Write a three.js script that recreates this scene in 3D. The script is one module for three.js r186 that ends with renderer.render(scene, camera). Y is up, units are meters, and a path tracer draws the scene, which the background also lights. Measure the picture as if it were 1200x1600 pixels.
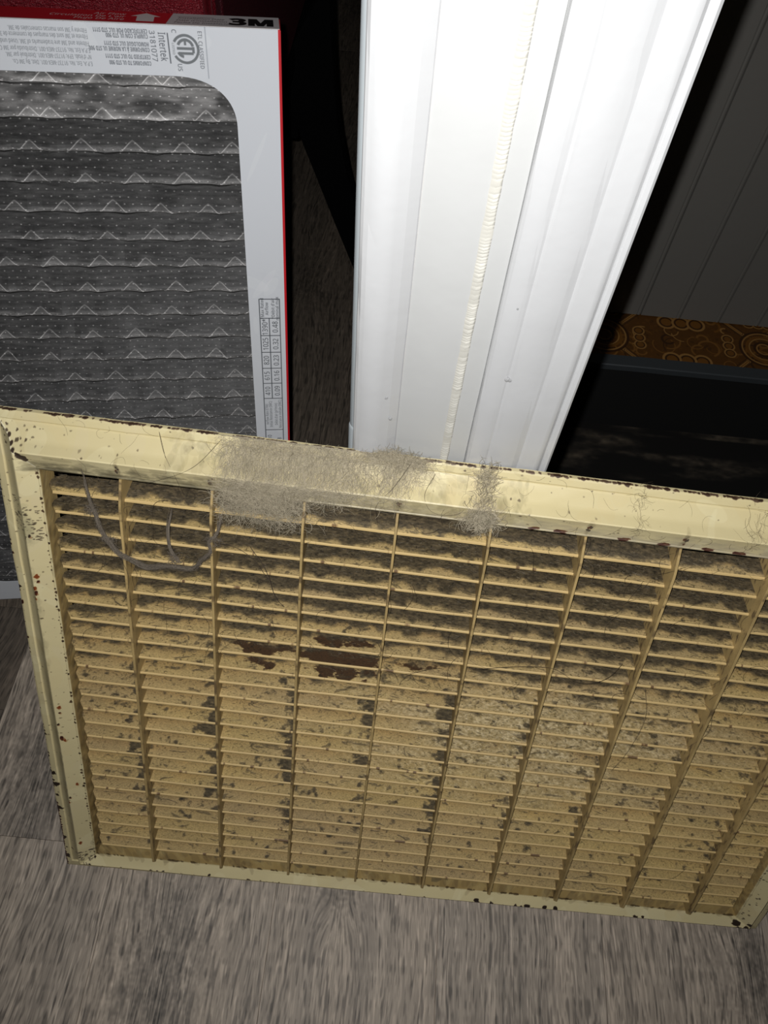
import * as THREE from 'three';
import { RoundedBoxGeometry } from 'three/addons/geometries/RoundedBoxGeometry.js';
import { mergeGeometries, toCreasedNormals } from 'three/addons/utils/BufferGeometryUtils.js';

// ---------------------------------------------------------------- camera, light, exposure
const scene = new THREE.Scene();
scene.background = new THREE.Color(0x000000);
const camera = new THREE.PerspectiveCamera(66.243, 0.75, 0.02, 20);
camera.position.set(0, 0.89192, 0);
camera.rotation.set(-0.98397, 0, 0.09695, 'XYZ');
scene.add(camera);

const renderer = new THREE.WebGLRenderer({ antialias: true });
renderer.toneMapping = THREE.LinearToneMapping;
renderer.toneMappingExposure = 1.0;
renderer.shadowMap.enabled = true;
renderer.shadowMap.type = THREE.PCFSoftShadowMap;

// the phone's flash, a hand's breadth of nothing away from its lens
const camM = new THREE.Matrix4().makeRotationFromEuler(camera.rotation);
const toWorld = (x, y, z) => new THREE.Vector3(x, y, z).applyMatrix4(camM).add(camera.position);
const flash = new THREE.SpotLight(0xffffff, 1.2, 0, 1.2, 0.85, 2);
flash.position.copy(toWorld(-0.0125, 0.010, 0.004));
flash.target.position.copy(toWorld(0.03, 0.03, -1));
flash.castShadow = true;
flash.shadow.radius = 0.16;
flash.shadow.mapSize.set(2048, 2048);
flash.shadow.camera.near = 0.05;
flash.shadow.camera.far = 8;
scene.add(flash, flash.target);

// ---------------------------------------------------------------- helpers
function rng(seed) {
  let a = seed >>> 0;
  return () => { a = (a + 0x6d2b79f5) | 0; let t = Math.imul(a ^ (a >>> 15), 1 | a); t = (t + Math.imul(t ^ (t >>> 7), 61 | t)) ^ t; return ((t ^ (t >>> 14)) >>> 0) / 4294967296; };
}
const LAT = new Float32Array(65536);
{ const r = rng(7); for (let i = 0; i < 65536; i++) LAT[i] = r(); }
function vnoise(x, y) {                                             // value noise, 0..1
  const xi = Math.floor(x), yi = Math.floor(y), fx = x - xi, fy = y - yi;
  const sx = fx * fx * (3 - 2 * fx), sy = fy * fy * (3 - 2 * fy);
  const x0 = xi & 255, x1 = (xi + 1) & 255, y0 = (yi & 255) << 8, y1 = ((yi + 1) & 255) << 8;
  const a = LAT[y0 + x0], b = LAT[y0 + x1], c = LAT[y1 + x0], d = LAT[y1 + x1];
  return a + (b - a) * sx + (c - a + (a - b - c + d) * sx) * sy;
}
function fbm(x, y, o = 4) { let s = 0, a = 0.5, n = 0; for (let i = 0; i < o; i++) { s += a * vnoise(x, y); n += a; x = x * 2.03 + 17.3; y = y * 2.03 + 9.1; a *= 0.5; } return s / n; }
const sst = (a, b, x) => { const t = Math.min(1, Math.max(0, (x - a) / (b - a))); return t * t * (3 - 2 * t); };
const lerp = (a, b, t) => a + (b - a) * t;
const V = (x, y, z) => new THREE.Vector3(x, y, z);

const used = {};
function numbered(n) { const k = (used[n] = (used[n] ?? -1) + 1); return k ? n + '_' + String(k).padStart(3, '0') : n; }
function mesh(name, geo, mat, parent) {
  const m = new THREE.Mesh(geo, mat); m.castShadow = m.receiveShadow = true;
  m.name = numbered(name); (parent ?? scene).add(m); return m;
}
function group(name, parent) { const g = new THREE.Group(); g.name = numbered(name); (parent ?? scene).add(g); return g; }
function tag(o, label, category, extra = {}) { Object.assign(o.userData, { label, category }, extra); return o; }
function struct(o, label) { o.userData.kind = 'structure'; if (label) o.userData.label = label; return o; }
function dataTex(w, h, fn, srgb = true) {
  const d = new Uint8Array(w * h * 4), c = [0, 0, 0];
  for (let y = 0, i = 0; y < h; y++) for (let x = 0; x < w; x++, i += 4) { fn(x, y, c); d[i] = Math.max(0, Math.min(255, c[0])); d[i + 1] = Math.max(0, Math.min(255, c[1])); d[i + 2] = Math.max(0, Math.min(255, c[2])); d[i + 3] = 255; }
  const t = new THREE.DataTexture(d, w, h); t.magFilter = THREE.LinearFilter; t.minFilter = THREE.LinearMipmapLinearFilter; t.generateMipmaps = true;
  t.wrapS = t.wrapT = THREE.RepeatWrapping; if (srgb) t.colorSpace = THREE.SRGBColorSpace; t.needsUpdate = true; return t;
}
function canvasTex(w, h, draw) {
  const c = document.createElement('canvas'); c.width = w; c.height = h; draw(c.getContext('2d'), w, h);
  const t = new THREE.CanvasTexture(c); t.colorSpace = THREE.SRGBColorSpace; t.anisotropy = 8; return t;
}
const std = (o) => new THREE.MeshStandardMaterial(o);
// loft closed or open rings of points into one surface; uv from a function of the point
function loft(rings, { closed = true, caps = true, uv, crease = 0.6, warp } = {}) {
  const n = rings[0].length, tris = [];
  const push = (a, b, c) => { tris.push(a, b, c); };
  for (let i = 0; i + 1 < rings.length; i++) for (let j = 0; j < (closed ? n : n - 1); j++) {
    const k = (j + 1) % n, a = rings[i][j], b = rings[i][k], c = rings[i + 1][k], d = rings[i + 1][j];
    push(a, b, c); push(a, c, d);
  }
  if (closed && caps) {
    for (const [r, flip] of [[rings[0], true], [rings[rings.length - 1], false]]) {
      // ear-free fan through the ring's own plane: use ShapeUtils on the dominant plane
      const nrm = V(0, 0, 0);
      for (let j = 0; j < n; j++) { const p = r[j], q = r[(j + 1) % n]; nrm.x += (p.y - q.y) * (p.z + q.z); nrm.y += (p.z - q.z) * (p.x + q.x); nrm.z += (p.x - q.x) * (p.y + q.y); }
      const ax = Math.abs(nrm.x), ay = Math.abs(nrm.y), az = Math.abs(nrm.z);
      const p2 = r.map((p) => (ax >= ay && ax >= az ? new THREE.Vector2(p.y, p.z) : ay >= az ? new THREE.Vector2(p.z, p.x) : new THREE.Vector2(p.x, p.y)));
      for (const [a, b, c] of THREE.ShapeUtils.triangulateShape(p2, [])) flip ? push(r[c], r[b], r[a]) : push(r[a], r[b], r[c]);
    }
  }
  const pos = new Float32Array(tris.length * 3), uvs = new Float32Array(tris.length * 2);
  tris.forEach((p, i) => { const t = uv ? uv(p) : [p.x, p.y]; uvs[2 * i] = t[0]; uvs[2 * i + 1] = t[1]; pos[3 * i] = p.x; pos[3 * i + 1] = p.y; pos[3 * i + 2] = warp ? p.z + warp(p.x, p.y) : p.z; });
  let g = new THREE.BufferGeometry();
  g.setAttribute('position', new THREE.BufferAttribute(pos, 3)); g.setAttribute('uv', new THREE.BufferAttribute(uvs, 2));
  g.computeVertexNormals();
  return crease > 0 ? toCreasedNormals(g, crease) : g;
}
function boxUV(w, h, d, x, y, z) {                                   // box centred on x,z with its base at y; uv in metres
  const g = new THREE.BoxGeometry(w, h, d); g.translate(x, y + h / 2, z);
  const p = g.attributes.position, nn = g.attributes.normal, u = g.attributes.uv;
  for (let i = 0; i < p.count; i++) { const a = Math.abs(nn.getX(i)), b = Math.abs(nn.getY(i)); if (a > 0.5) u.setXY(i, p.getZ(i), p.getY(i)); else if (b > 0.5) u.setXY(i, p.getX(i), p.getZ(i)); else u.setXY(i, p.getX(i), p.getY(i)); }
  return g;
}
const span = (x0, x1, y0, y1, z0, z1) => boxUV(x1 - x0, y1 - y0, z1 - z0, (x0 + x1) / 2, y0, (z0 + z1) / 2);
// many thin curling fibres in one geometry; each is a list of points with one radius
function fibres(list) {
  let nv = 0, ni = 0; for (const f of list) { nv += f.p.length * 3; ni += (f.p.length - 1) * 18; }
  const pos = new Float32Array(nv * 3), col = new Float32Array(nv * 3), idx = new Uint32Array(ni), t = V(0, 0, 0), a = V(0, 0, 0), b = V(0, 0, 0), up = V(0.31, 0.77, 0.55);
  let o = 0, q = 0;
  for (const f of list) {
    const n = f.p.length, tone = 0.55 + 0.9 * LAT[(o * 7 + n) & 65535];
    for (let i = 0; i < n; i++) {
      t.copy(f.p[Math.min(n - 1, i + 1)]).sub(f.p[Math.max(0, i - 1)]).normalize(); a.crossVectors(t, up).normalize(); b.crossVectors(t, a);
      const r = f.r * (i === 0 || i === n - 1 ? 0.6 : 1);
      for (let k = 0; k < 3; k++) { const c = Math.cos(k * 2.094) * r, s = Math.sin(k * 2.094) * r, e = (o + i * 3 + k) * 3; col[e] = col[e + 1] = tone; col[e + 2] = tone * (0.9 + 0.1 * tone); pos[e] = f.p[i].x + a.x * c + b.x * s; pos[e + 1] = f.p[i].y + a.y * c + b.y * s; pos[e + 2] = f.p[i].z + a.z * c + b.z * s; }
      if (i) for (let k = 0; k < 3; k++) { const k2 = (k + 1) % 3, p0 = o + (i - 1) * 3, p1 = o + i * 3; idx[q++] = p0 + k; idx[q++] = p0 + k2; idx[q++] = p1 + k2; idx[q++] = p0 + k; idx[q++] = p1 + k2; idx[q++] = p1 + k; }
    }
    o += n * 3;
  }
  const g = new THREE.BufferGeometry(); g.setAttribute('position', new THREE.BufferAttribute(pos, 3)); g.setAttribute('color', new THREE.BufferAttribute(col, 3)); g.setIndex(new THREE.BufferAttribute(idx, 1)); g.computeVertexNormals(); return g;
}

// ---------------------------------------------------------------- the room
const paintBump = dataTex(512, 512, (x, y, c) => { const v = 255 * fbm(x / 40, y / 40, 4); c[0] = c[1] = c[2] = v; }, false);
paintBump.wrapS = paintBump.wrapT = THREE.MirroredRepeatWrapping; paintBump.repeat.set(4, 4);
const M = {
  wallPaint: std({ color: new THREE.Color().setRGB(0.42, 0.41, 0.39), roughness: 0.8, bumpMap: paintBump, bumpScale: 0.0006 }),
  ceiling: std({ color: new THREE.Color().setRGB(0.5, 0.49, 0.47), roughness: 0.9 }),
  subfloor: std({ color: new THREE.Color().setRGB(0.015, 0.012, 0.01), roughness: 1 }),
  trim: new THREE.MeshPhysicalMaterial({ color: new THREE.Color().setRGB(0.505, 0.507, 0.51), roughness: 0.3, bumpMap: paintBump, bumpScale: 0.00035, specularIntensity: 0.9 }),
  filler: std({ color: new THREE.Color().setRGB(0.485, 0.487, 0.478), roughness: 0.36, bumpMap: paintBump, bumpScale: 0.0003 }),
  caulk: std({ color: new THREE.Color().setRGB(0.50, 0.485, 0.435), roughness: 0.55 }),
  rod: std({ color: new THREE.Color().setRGB(0.40, 0.435, 0.45), roughness: 0.4 }),
  bead: std({ color: new THREE.Color().setRGB(0.19, 0.18, 0.162), roughness: 0.6, bumpMap: paintBump, bumpScale: 0.0003 }),
  duct: std({ color: new THREE.Color().setRGB(0.006, 0.006, 0.0055), roughness: 0.9 }),
  flange: std({ color: new THREE.Color().setRGB(0.065, 0.074, 0.080), roughness: 0.55, metalness: 0.2 }),
  black: new THREE.MeshPhysicalMaterial({ color: new THREE.Color().setRGB(0.0012, 0.0012, 0.0013), roughness: 0.95, specularIntensity: 0.15 }),
};

// wood-print planks: four prints, a tone for each plank
function woodTex(seed, knots) {
  const W = 512, H = 2048, s = seed * 37.7;
  return dataTex(W, H, (x, y, c) => {
    const u = x / W, v = y / H * 4;                                   // v in plank widths
    let gx = u * 7 + 0.35 * (fbm(u * 2 + s, v * 0.8, 3) - 0.5) * 2, kd = 0, rough = 0;
    for (const [ku, kv, ks, kr] of knots) {
      const du = (u - ku) / ks, dv = (v - kv) / (ks * kr), d2 = du * du + dv * dv, f = Math.exp(-d2);
      gx += f * 0.75 * (du > 0 ? 1 : -1) * Math.min(1, Math.abs(du) * 3);
      kd += Math.exp(-d2 * 5) * 0.30 * (0.6 + 0.8 * (0.5 + 0.5 * Math.sin(Math.sqrt(d2) * 34)));
      rough += f;
    }
    const broad = fbm(u * 3 + s, v * 0.5, 3), mid = fbm(gx * 3.5 + s, v * 1.2 + s, 3), w1 = 0.5 * fbm(u * 6, v * 3 + s, 2);
    const t1 = vnoise(gx * 14 + s + w1, v * 9.5), t2 = vnoise(gx * 15 + 50 + s + w1, v * 10.5), t3 = vnoise(gx * 22 + 90, v * 16 + s), t4 = vnoise(gx * 20 + 9, v * 13 - s);
    let k = 0.87 + 0.20 * (broad - 0.5) + 0.26 * (mid - 0.5) + 0.10 * (vnoise(gx * 24, v * 22) - 0.5);
    k -= 0.24 * sst(0.58, 0.86, t1) * (0.4 + 1.2 * mid) + 0.17 * sst(0.62, 0.88, t3);
    k += 0.13 * sst(0.60, 0.88, t2) + 0.12 * sst(0.64, 0.9, t4);
    if (rough > 0.05) k += Math.min(1, rough) * 0.22 * (vnoise(u * 75, v * 60) - 0.5);
    k -= kd * 0.6;
    const warm = 0.5 + (broad - 0.5) * 0.8;
    k = 0.86 + (k - 0.86) * 0.88; c[0] = 190 * k; c[1] = (174 + 3 * (1 - warm)) * k; c[2] = (156 + 6 * (1 - warm)) * k;
  });
}
const woods = [woodTex(1, [[0.38, 2.55, 0.34, 2.6]]), woodTex(2, [[0.40, 1.84, 0.17, 1.3], [0.7, 3.4, 0.2, 2]]), woodTex(3, [[0.45, 1.0, 0.24, 2.2]]), woodTex(4, [[0.9, 2.7, 0.3, 1.8]])];
for (const t of woods) t.wrapT = THREE.MirroredRepeatWrapping;
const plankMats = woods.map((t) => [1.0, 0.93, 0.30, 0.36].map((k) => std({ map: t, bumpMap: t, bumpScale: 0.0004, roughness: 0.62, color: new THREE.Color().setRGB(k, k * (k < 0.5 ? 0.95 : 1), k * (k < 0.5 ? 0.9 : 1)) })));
const floor = struct(group('floor'), 'grey-brown wood-look plank floor');
{
  const sub = mergeGeometries([span(-2.4, 1.8, -0.06, -0.006, -0.47, 1.6), span(-2.4, 0.0, -0.06, -0.006, -2.7, -0.47)]);
  mesh('subfloor', sub, M.subfloor, floor);
  const pw = 0.168, r = rng(31);
  const plank = (x0, x1, z0, z1, wood, tone, off) => {
    const g = 0.00012, w = x1 - x0 - 2 * g, l = z1 - z0 - 2 * g, b = 0.0003;
    const ring = (y, i) => [V(x0 + g + i, y, z0 + g + i), V(x0 + g + i, y, z1 - g - i), V(x1 - g - i, y, z1 - g - i), V(x1 - g - i, y, z0 + g + i)];
    const geo = loft([ring(-0.006, 0), ring(-b, 0), ring(0, b)], { crease: 0.3, uv: (p) => [(p.x - x0) / pw, (p.z - off) / (pw * 4)] });
    mesh('plank', geo, plankMats[wood][tone], floor);
  };
  for (let i = -11; i < 10; i++) {
    const x0 = -0.073 + i * pw, x1 = x0 + pw, len = 1.2;
    let z = i === -2 ? -0.142 : i >= -1 && i <= 3 ? 0.62 + 0.03 * i : 0.75 - 1.15 * ((i * 0.37 + 40) % 1);
    while (z < 1.55) z += len;
    for (let z1 = z; z1 > -2.7; z1 -= len) {
      let a = Math.max(z1 - len, -2.7), b = Math.min(z1, 1.6);
      if (b - a < 0.01) continue;
      const back = x0 > 0.06 ? -0.47 : -2.7;                          // the closet has its own floor
      const wood = i === -1 ? 1 - 1 : i === 0 ? 1 : Math.floor(r() * 4), off = i === -1 ? -0.44 : i === 0 ? -0.43 : r();
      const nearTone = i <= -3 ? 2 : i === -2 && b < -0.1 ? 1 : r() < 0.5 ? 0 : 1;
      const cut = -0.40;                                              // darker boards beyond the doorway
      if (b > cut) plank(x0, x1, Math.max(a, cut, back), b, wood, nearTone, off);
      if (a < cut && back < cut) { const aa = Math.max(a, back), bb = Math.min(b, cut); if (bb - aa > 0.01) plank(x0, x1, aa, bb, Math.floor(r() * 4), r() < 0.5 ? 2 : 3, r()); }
    }
  }
}
// walls with thickness: this room, the room beyond the doorway, the closet
struct(mesh('wall_back', mergeGeometries([
  span(-2.4, -1.02, 0, 2.4, -0.47, -0.339), span(-1.02, -0.02, 2.06, 2.4, -0.47, -0.339), span(-0.02, 0.110, 0, 2.4, -0.47, -0.3385),
  span(0.110, 0.86, 2.06, 2.4, -0.47, -0.339), span(0.86, 1.8, 0, 2.4, -0.47, -0.339)]), M.wallPaint));
struct(mesh('wall_left', span(-2.5, -2.4, -0.06, 2.4, -2.8, 1.6), M.wallPaint));
struct(mesh('wall_right', span(1.8, 1.9, -0.06, 2.4, -0.47, 1.6), M.wallPaint));
struct(mesh('wall_front', span(-2.4, 1.9, -0.06, 2.4, 1.6, 1.7), M.wallPaint));
struct(mesh('wall_far', span(-2.4, 0.0, -0.06, 2.4, -2.8, -2.7), M.wallPaint));
struct(mesh('wall_partition', span(-0.02, 0.06, -0.4, 2.4, -2.7, -0.47), M.wallPaint));
struct(mesh('wall_closet_right', span(1.2, 1.28, -0.4, 2.4, -1.1, -0.47), M.wallPaint));
struct(mesh('ceiling', span(-2.5, 1.9, 2.4, 2.5, -2.8, 1.7), M.ceiling));

// closet back: beadboard, board by board
const closet = struct(group('wall_closet_back'), 'dim grey beadboard wall at the back of the closet');
mesh('backing', span(0.06, 1.2, -0.4, 2.4, -1.12, -1.046), M.bead, closet);
{
  const bw = 0.0658, zf = -1.0365, prof = (x) => [[0.0004, -0.003], [0.0012, 0], [bw - 0.0068, 0], [bw - 0.0060, -0.0016], [bw - 0.0052, -0.0002], [bw - 0.003, 0.0003], [bw - 0.0010, -0.0002], [bw - 0.0003, -0.003], [bw - 0.0003, -0.0095], [0.0004, -0.0095]].map(([a, b]) => [x + a, zf + b]);
  for (let k = -5; k < 13; k++) {
    const x = 0.3955 + k * bw; if (x < 0.06 || x + bw > 1.2) continue;
    const p = prof(x);
    mesh('board', loft([p.map(([a, b]) => V(a, 0.002, b)), p.map(([a, b]) => V(a, 2.38, b))], { crease: 0.35 }), M.bead, closet);
  }
}
// old patterned sheet floor left as a ledge behind the duct
const linoTex = canvasTex(1024, 1024, (c, w, h) => {
  c.fillStyle = '#6d4514'; c.fillRect(0, 0, w, h);
  const r = rng(5), light = '#b98a4c', mid = '#8c5c1f', dark = '#4a2c0c';
  for (let i = 0; i < 2500; i++) { c.fillStyle = r() < 0.5 ? 'rgba(150,100,45,.25)' : 'rgba(50,28,8,.25)'; c.fillRect(r() * w, r() * h, 3 + r() * 10, 3 + r() * 10); }
  const motif = (cx, cy, s) => {
    c.save(); c.translate(cx, cy); c.scale(s, s); c.lineCap = 'round';
    for (const [q, col, lw] of [[100, dark, 14], [92, light, 7], [72, mid, 12], [62, light, 6], [40, dark, 10], [30, light, 6]]) { c.strokeStyle = col; c.lineWidth = lw; c.beginPath(); c.arc(0, 0, q, 0, 7); c.stroke(); }
    for (let k = 0; k < 4; k++) { c.rotate(Math.PI / 2); for (const [lw, col] of [[20, dark], [14, light], [4, mid]]) { c.strokeStyle = col; c.lineWidth = lw; c.beginPath(); c.moveTo(85, 85); c.lineTo(170, 170); c.stroke(); }
      for (let j = -1; j <= 1; j++) { c.beginPath(); c.fillStyle = light; c.arc(150, j * 42, 27, 0, 7); c.fill(); c.beginPath(); c.fillStyle = dark; c.arc(150, j * 42, 20, 0, 7); c.fill(); c.beginPath(); c.fillStyle = mid; c.arc(150, j * 42, 15, 0, 7); c.fill(); } }
    c.restore();
  };
  for (let i = 0; i < 420; i++) { const x = r() * w, y = r() * h, q = 8 + r() * 34, a = r() * 6.28; c.strokeStyle = [light, mid, dark, '#96672b'][i % 4]; c.lineWidth = 3 + r() * 6; c.beginPath(); c.arc(x, y, q, a, a + 2 + r() * 3.4); c.stroke(); }
  for (let i = 0; i < 3; i++) for (let j = 0; j < 3; j++) motif(i * 512, j * 512, 1.15);
  for (let i = 0; i < 2; i++) for (let j = 0; j < 2; j++) { motif(256 + i * 512, 256 + j * 512, 0.75); }
});
linoTex.wrapS = linoTex.wrapT = THREE.RepeatWrapping; linoTex.repeat.set(1.9, 1.9); linoTex.offset.set(0.12, 0.62);
struct(mesh('floor_closet', mergeGeometries([span(0.06, 1.2, -0.02, 0, -1.046, -0.936)]), std({ map: linoTex, roughness: 0.55, color: new THREE.Color(0.78, 0.75, 0.7) })), 'old brown patterned sheet flooring along the back of the closet');

// sunken return duct in the closet floor
{
  const d = tag(group('return_duct'), 'black sheet metal return air duct sunk in the closet floor', 'duct');
  d.position.set(0.6, -0.17, -0.7);
  const at = (x0, x1, y0, y1, z0, z1) => { const g = span(x0, x1, y0, y1, z0, z1); g.translate(-0.6, 0.17, 0.7); return g; };
  mesh('back_panel', at(0.07, 1.19, -0.165, -0.004, -0.934, -0.922), M.duct, d);
  mesh('side_panel', at(0.062, 0.072, -0.165, -0.008, -0.922, -0.482), M.duct, d);
  mesh('side_panel', at(1.188, 1.198, -0.165, -0.008, -0.922, -0.482), M.duct, d);
  mesh('front_panel', at(0.07, 1.19, -0.165, -0.008, -0.484, -0.474), M.duct, d);
  const dust = dataTex(512, 256, (x, y, c) => { const k = sst(0.42, 0.75, fbm(x / 60, y / 14, 5)), q = 18 + 90 * k * fbm(x / 9, y / 5, 3); c[0] = q * 1.1; c[1] = q * 0.98; c[2] = q * 0.82; });
  dust.repeat.set(1.2, 2.2);
  mesh('bottom_panel', at(0.07, 1.19, -0.17, -0.150, -0.93, -0.474), std({ map: dust, roughness: 1 }), d).userData.label = 'dusty duct bottom';
  const fl = [[-0.937, -0.02], [-0.937, 0.0016], [-0.9165, 0.0010], [-0.9150, -0.0005], [-0.9150, -0.010], [-0.9165, -0.010], [-0.918, -0.0014], [-0.934, -0.0012], [-0.934, -0.02]];
  const rings = []; for (let i = 0; i <= 40; i++) { const x = lerp(0.064, 1.196, i / 40), j = 0.0012 * (fbm(i * 0.9, 3, 2) - 0.5); rings.push(fl.map(([z, y]) => V(x - 0.6, y + 0.17 + j, z + 0.7))); }
  mesh('flange', loft(rings, { crease: 0.5 }), M.flange, d).userData.label = 'dull slate-grey metal rim';
}

// ---------------------------------------------------------------- white casings between the doorway and the closet opening
function upright(name, prof, mat, parent, y0, y1, rough = 0.0002, seed = 1, n = 90) {
  const rings = [];
  for (let i = 0; i <= n; i++) { const y = lerp(y0, y1, i / n); rings.push(prof.map(([x, z], j) => V(x * KX + rough * 0.8 * (fbm(y * 60 + j * 7.3, seed * 3.1, 2) - 0.5), y, z + rough * (fbm(y * 45 + j * 5.1, seed * 9.7 + 4, 2) - 0.5)))); }
  return mesh(name, loft(rings, { crease: 0.75, uv: (p) => [p.x + p.z, p.y] }), mat, parent);
}
const Zc = -0.333, KX = Zc / -0.346;                                // the casings stand where the grille's top edge touches them
const t1 = struct(group('trim_1'), 'rounded white door casing on the left of the post');
upright('casing', [[-0.0272, -0.359], [-0.0272, Zc - 0.004], [-0.0266, Zc - 0.0022], [-0.0250, Zc - 0.0006], [-0.0225, Zc + 0.0001], [-0.015, Zc + 0.0005], [-0.008, Zc + 0.0001], [-0.003, Zc - 0.0010], [0.0005, Zc - 0.0026], [0.0026, Zc - 0.0042], [0.0036, Zc - 0.0060], [0.0036, -0.359]].reverse(), M.trim, t1, 0, 2.08, 0.00045, 1);
upright('flat_board', [[0.0036, -0.343], [0.0036, Zc - 0.0042], [0.0046, Zc - 0.0036], [0.0365, Zc - 0.0030], [0.0365, -0.343]].reverse(), M.filler, t1, 0, 2.08, 0.0002, 2);
const t2 = struct(group('trim_2'), 'white fluted casing along the closet opening');
upright('fill_strip', [[0.0412, -0.343], [0.0412, Zc - 0.0030], [0.0535, Zc - 0.0026], [0.0543, Zc - 0.0036], [0.0543, -0.343]].reverse(), M.filler, t2, 0, 2.08, 0.0003, 3);
upright('casing', [[0.0543, -0.347], [0.0543, Zc - 0.0024], [0.0549, Zc - 0.0008], [0.0565, Zc], [0.0655, Zc + 0.0002], [0.0676, Zc - 0.0002], [0.0692, Zc - 0.0011], [0.0708, Zc - 0.0002], [0.073, Zc + 0.0003], [0.0875, Zc + 0.0004], [0.0900, Zc - 0.0002], [0.0918, Zc - 0.0013], [0.0936, Zc - 0.0003], [0.0958, Zc + 0.0002], [0.1035, Zc + 0.0001], [0.1065, Zc - 0.0008], [0.1086, Zc - 0.0030], [0.1096, Zc - 0.0030], [0.1106, Zc - 0.0018], [0.1122, Zc - 0.0010], [0.1136, Zc - 0.0018], [0.1143, Zc - 0.0036], [0.1143, -0.40], [0.104, -0.40]].reverse(), M.trim, t2, 0, 2.08, 0.00035, 4);
// the ribbed bead of caulk between the two
{
  const rings = [], n = 2600;
  for (let i = 0; i <= n; i++) { const y = lerp(0.25, 0.95, i / n), sw = y * 430 + 2.2 * vnoise(y * 90, 5), b = 0.0016 * Math.pow(Math.abs(Math.sin(Math.PI * sw)), 0.8) * (0.35 + 0.65 * LAT[(Math.floor(sw) * 37) & 65535]) + 0.0005 * fbm(y * 150, 8, 2); const e = 0.0004 * (vnoise(y * 160, 60) - 0.5);
    rings.push([[0.0418, -0.340], [0.0421 + e, Zc - 0.0029], [0.0408, Zc - 0.0030 + b * 0.8], [0.0388, Zc - 0.0026 + b], [0.0372, Zc - 0.0030 + b * 0.6], [0.0359 - e, Zc - 0.0031], [0.0362, -0.340]].map(([x, z]) => V(x * KX, y + 0.0012 * (x - 0.039) / 0.003 * 0.3, z))); }
  mesh('caulk_bead', loft(rings, { crease: 1.2 }), M.caulk, t1).userData.label = 'ribbed cream caulk';
}
// paint drips and nibs on the casings
{
  const nibs = [[0.0685, 0.547, 0.0016], [0.0705, 0.5463, 0.0011], [-0.006, 0.52, 0.0015], [-0.012, 0.516, 0.0011], [-0.002, 0.50, 0.0012], [0.088, 0.63, 0.0007], [0.064, 0.602, 0.0010], [0.0655, 0.47, 0.0008]];
  nibs.forEach(([x, y, s]) => { const g = new THREE.SphereGeometry(s, 12, 8); g.scale(1, 1.3, 0.55); g.translate(x * KX, y, Zc - 0.0002 - (x < 0.004 ? 0.0006 : 0)); mesh('paint_drip', g, M.trim, x < 0.03 ? t1.children[0] : t2.children[1]); });
}
// slim white rod beside the casing
{
  const rod = tag(group('white_rod'), 'slim round white rod with a joint, upright against the left edge of the door casing', 'rod');
  rod.position.set(-0.0248, 0, -0.3605);
  const tube = new THREE.LatheGeometry([[0, 0.4605], [0.0051, 0.4605], [0.0056, 0.4612], [0.0056, 2.04], [0, 2.04]].map(([a, b]) => new THREE.Vector2(a, b)), 40);
  mesh('upper_tube', toCreasedNormals(tube, 0.6), M.rod, rod);
  const sl = new THREE.LatheGeometry([[0, 0], [0.0063, 0], [0.0063, 0.4588], [0.0058, 0.4600], [0, 0.4600]].map(([a, b]) => new THREE.Vector2(a, b)), 40);
  mesh('lower_tube', toCreasedNormals(sl, 0.6), M.rod, rod);
}

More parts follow.
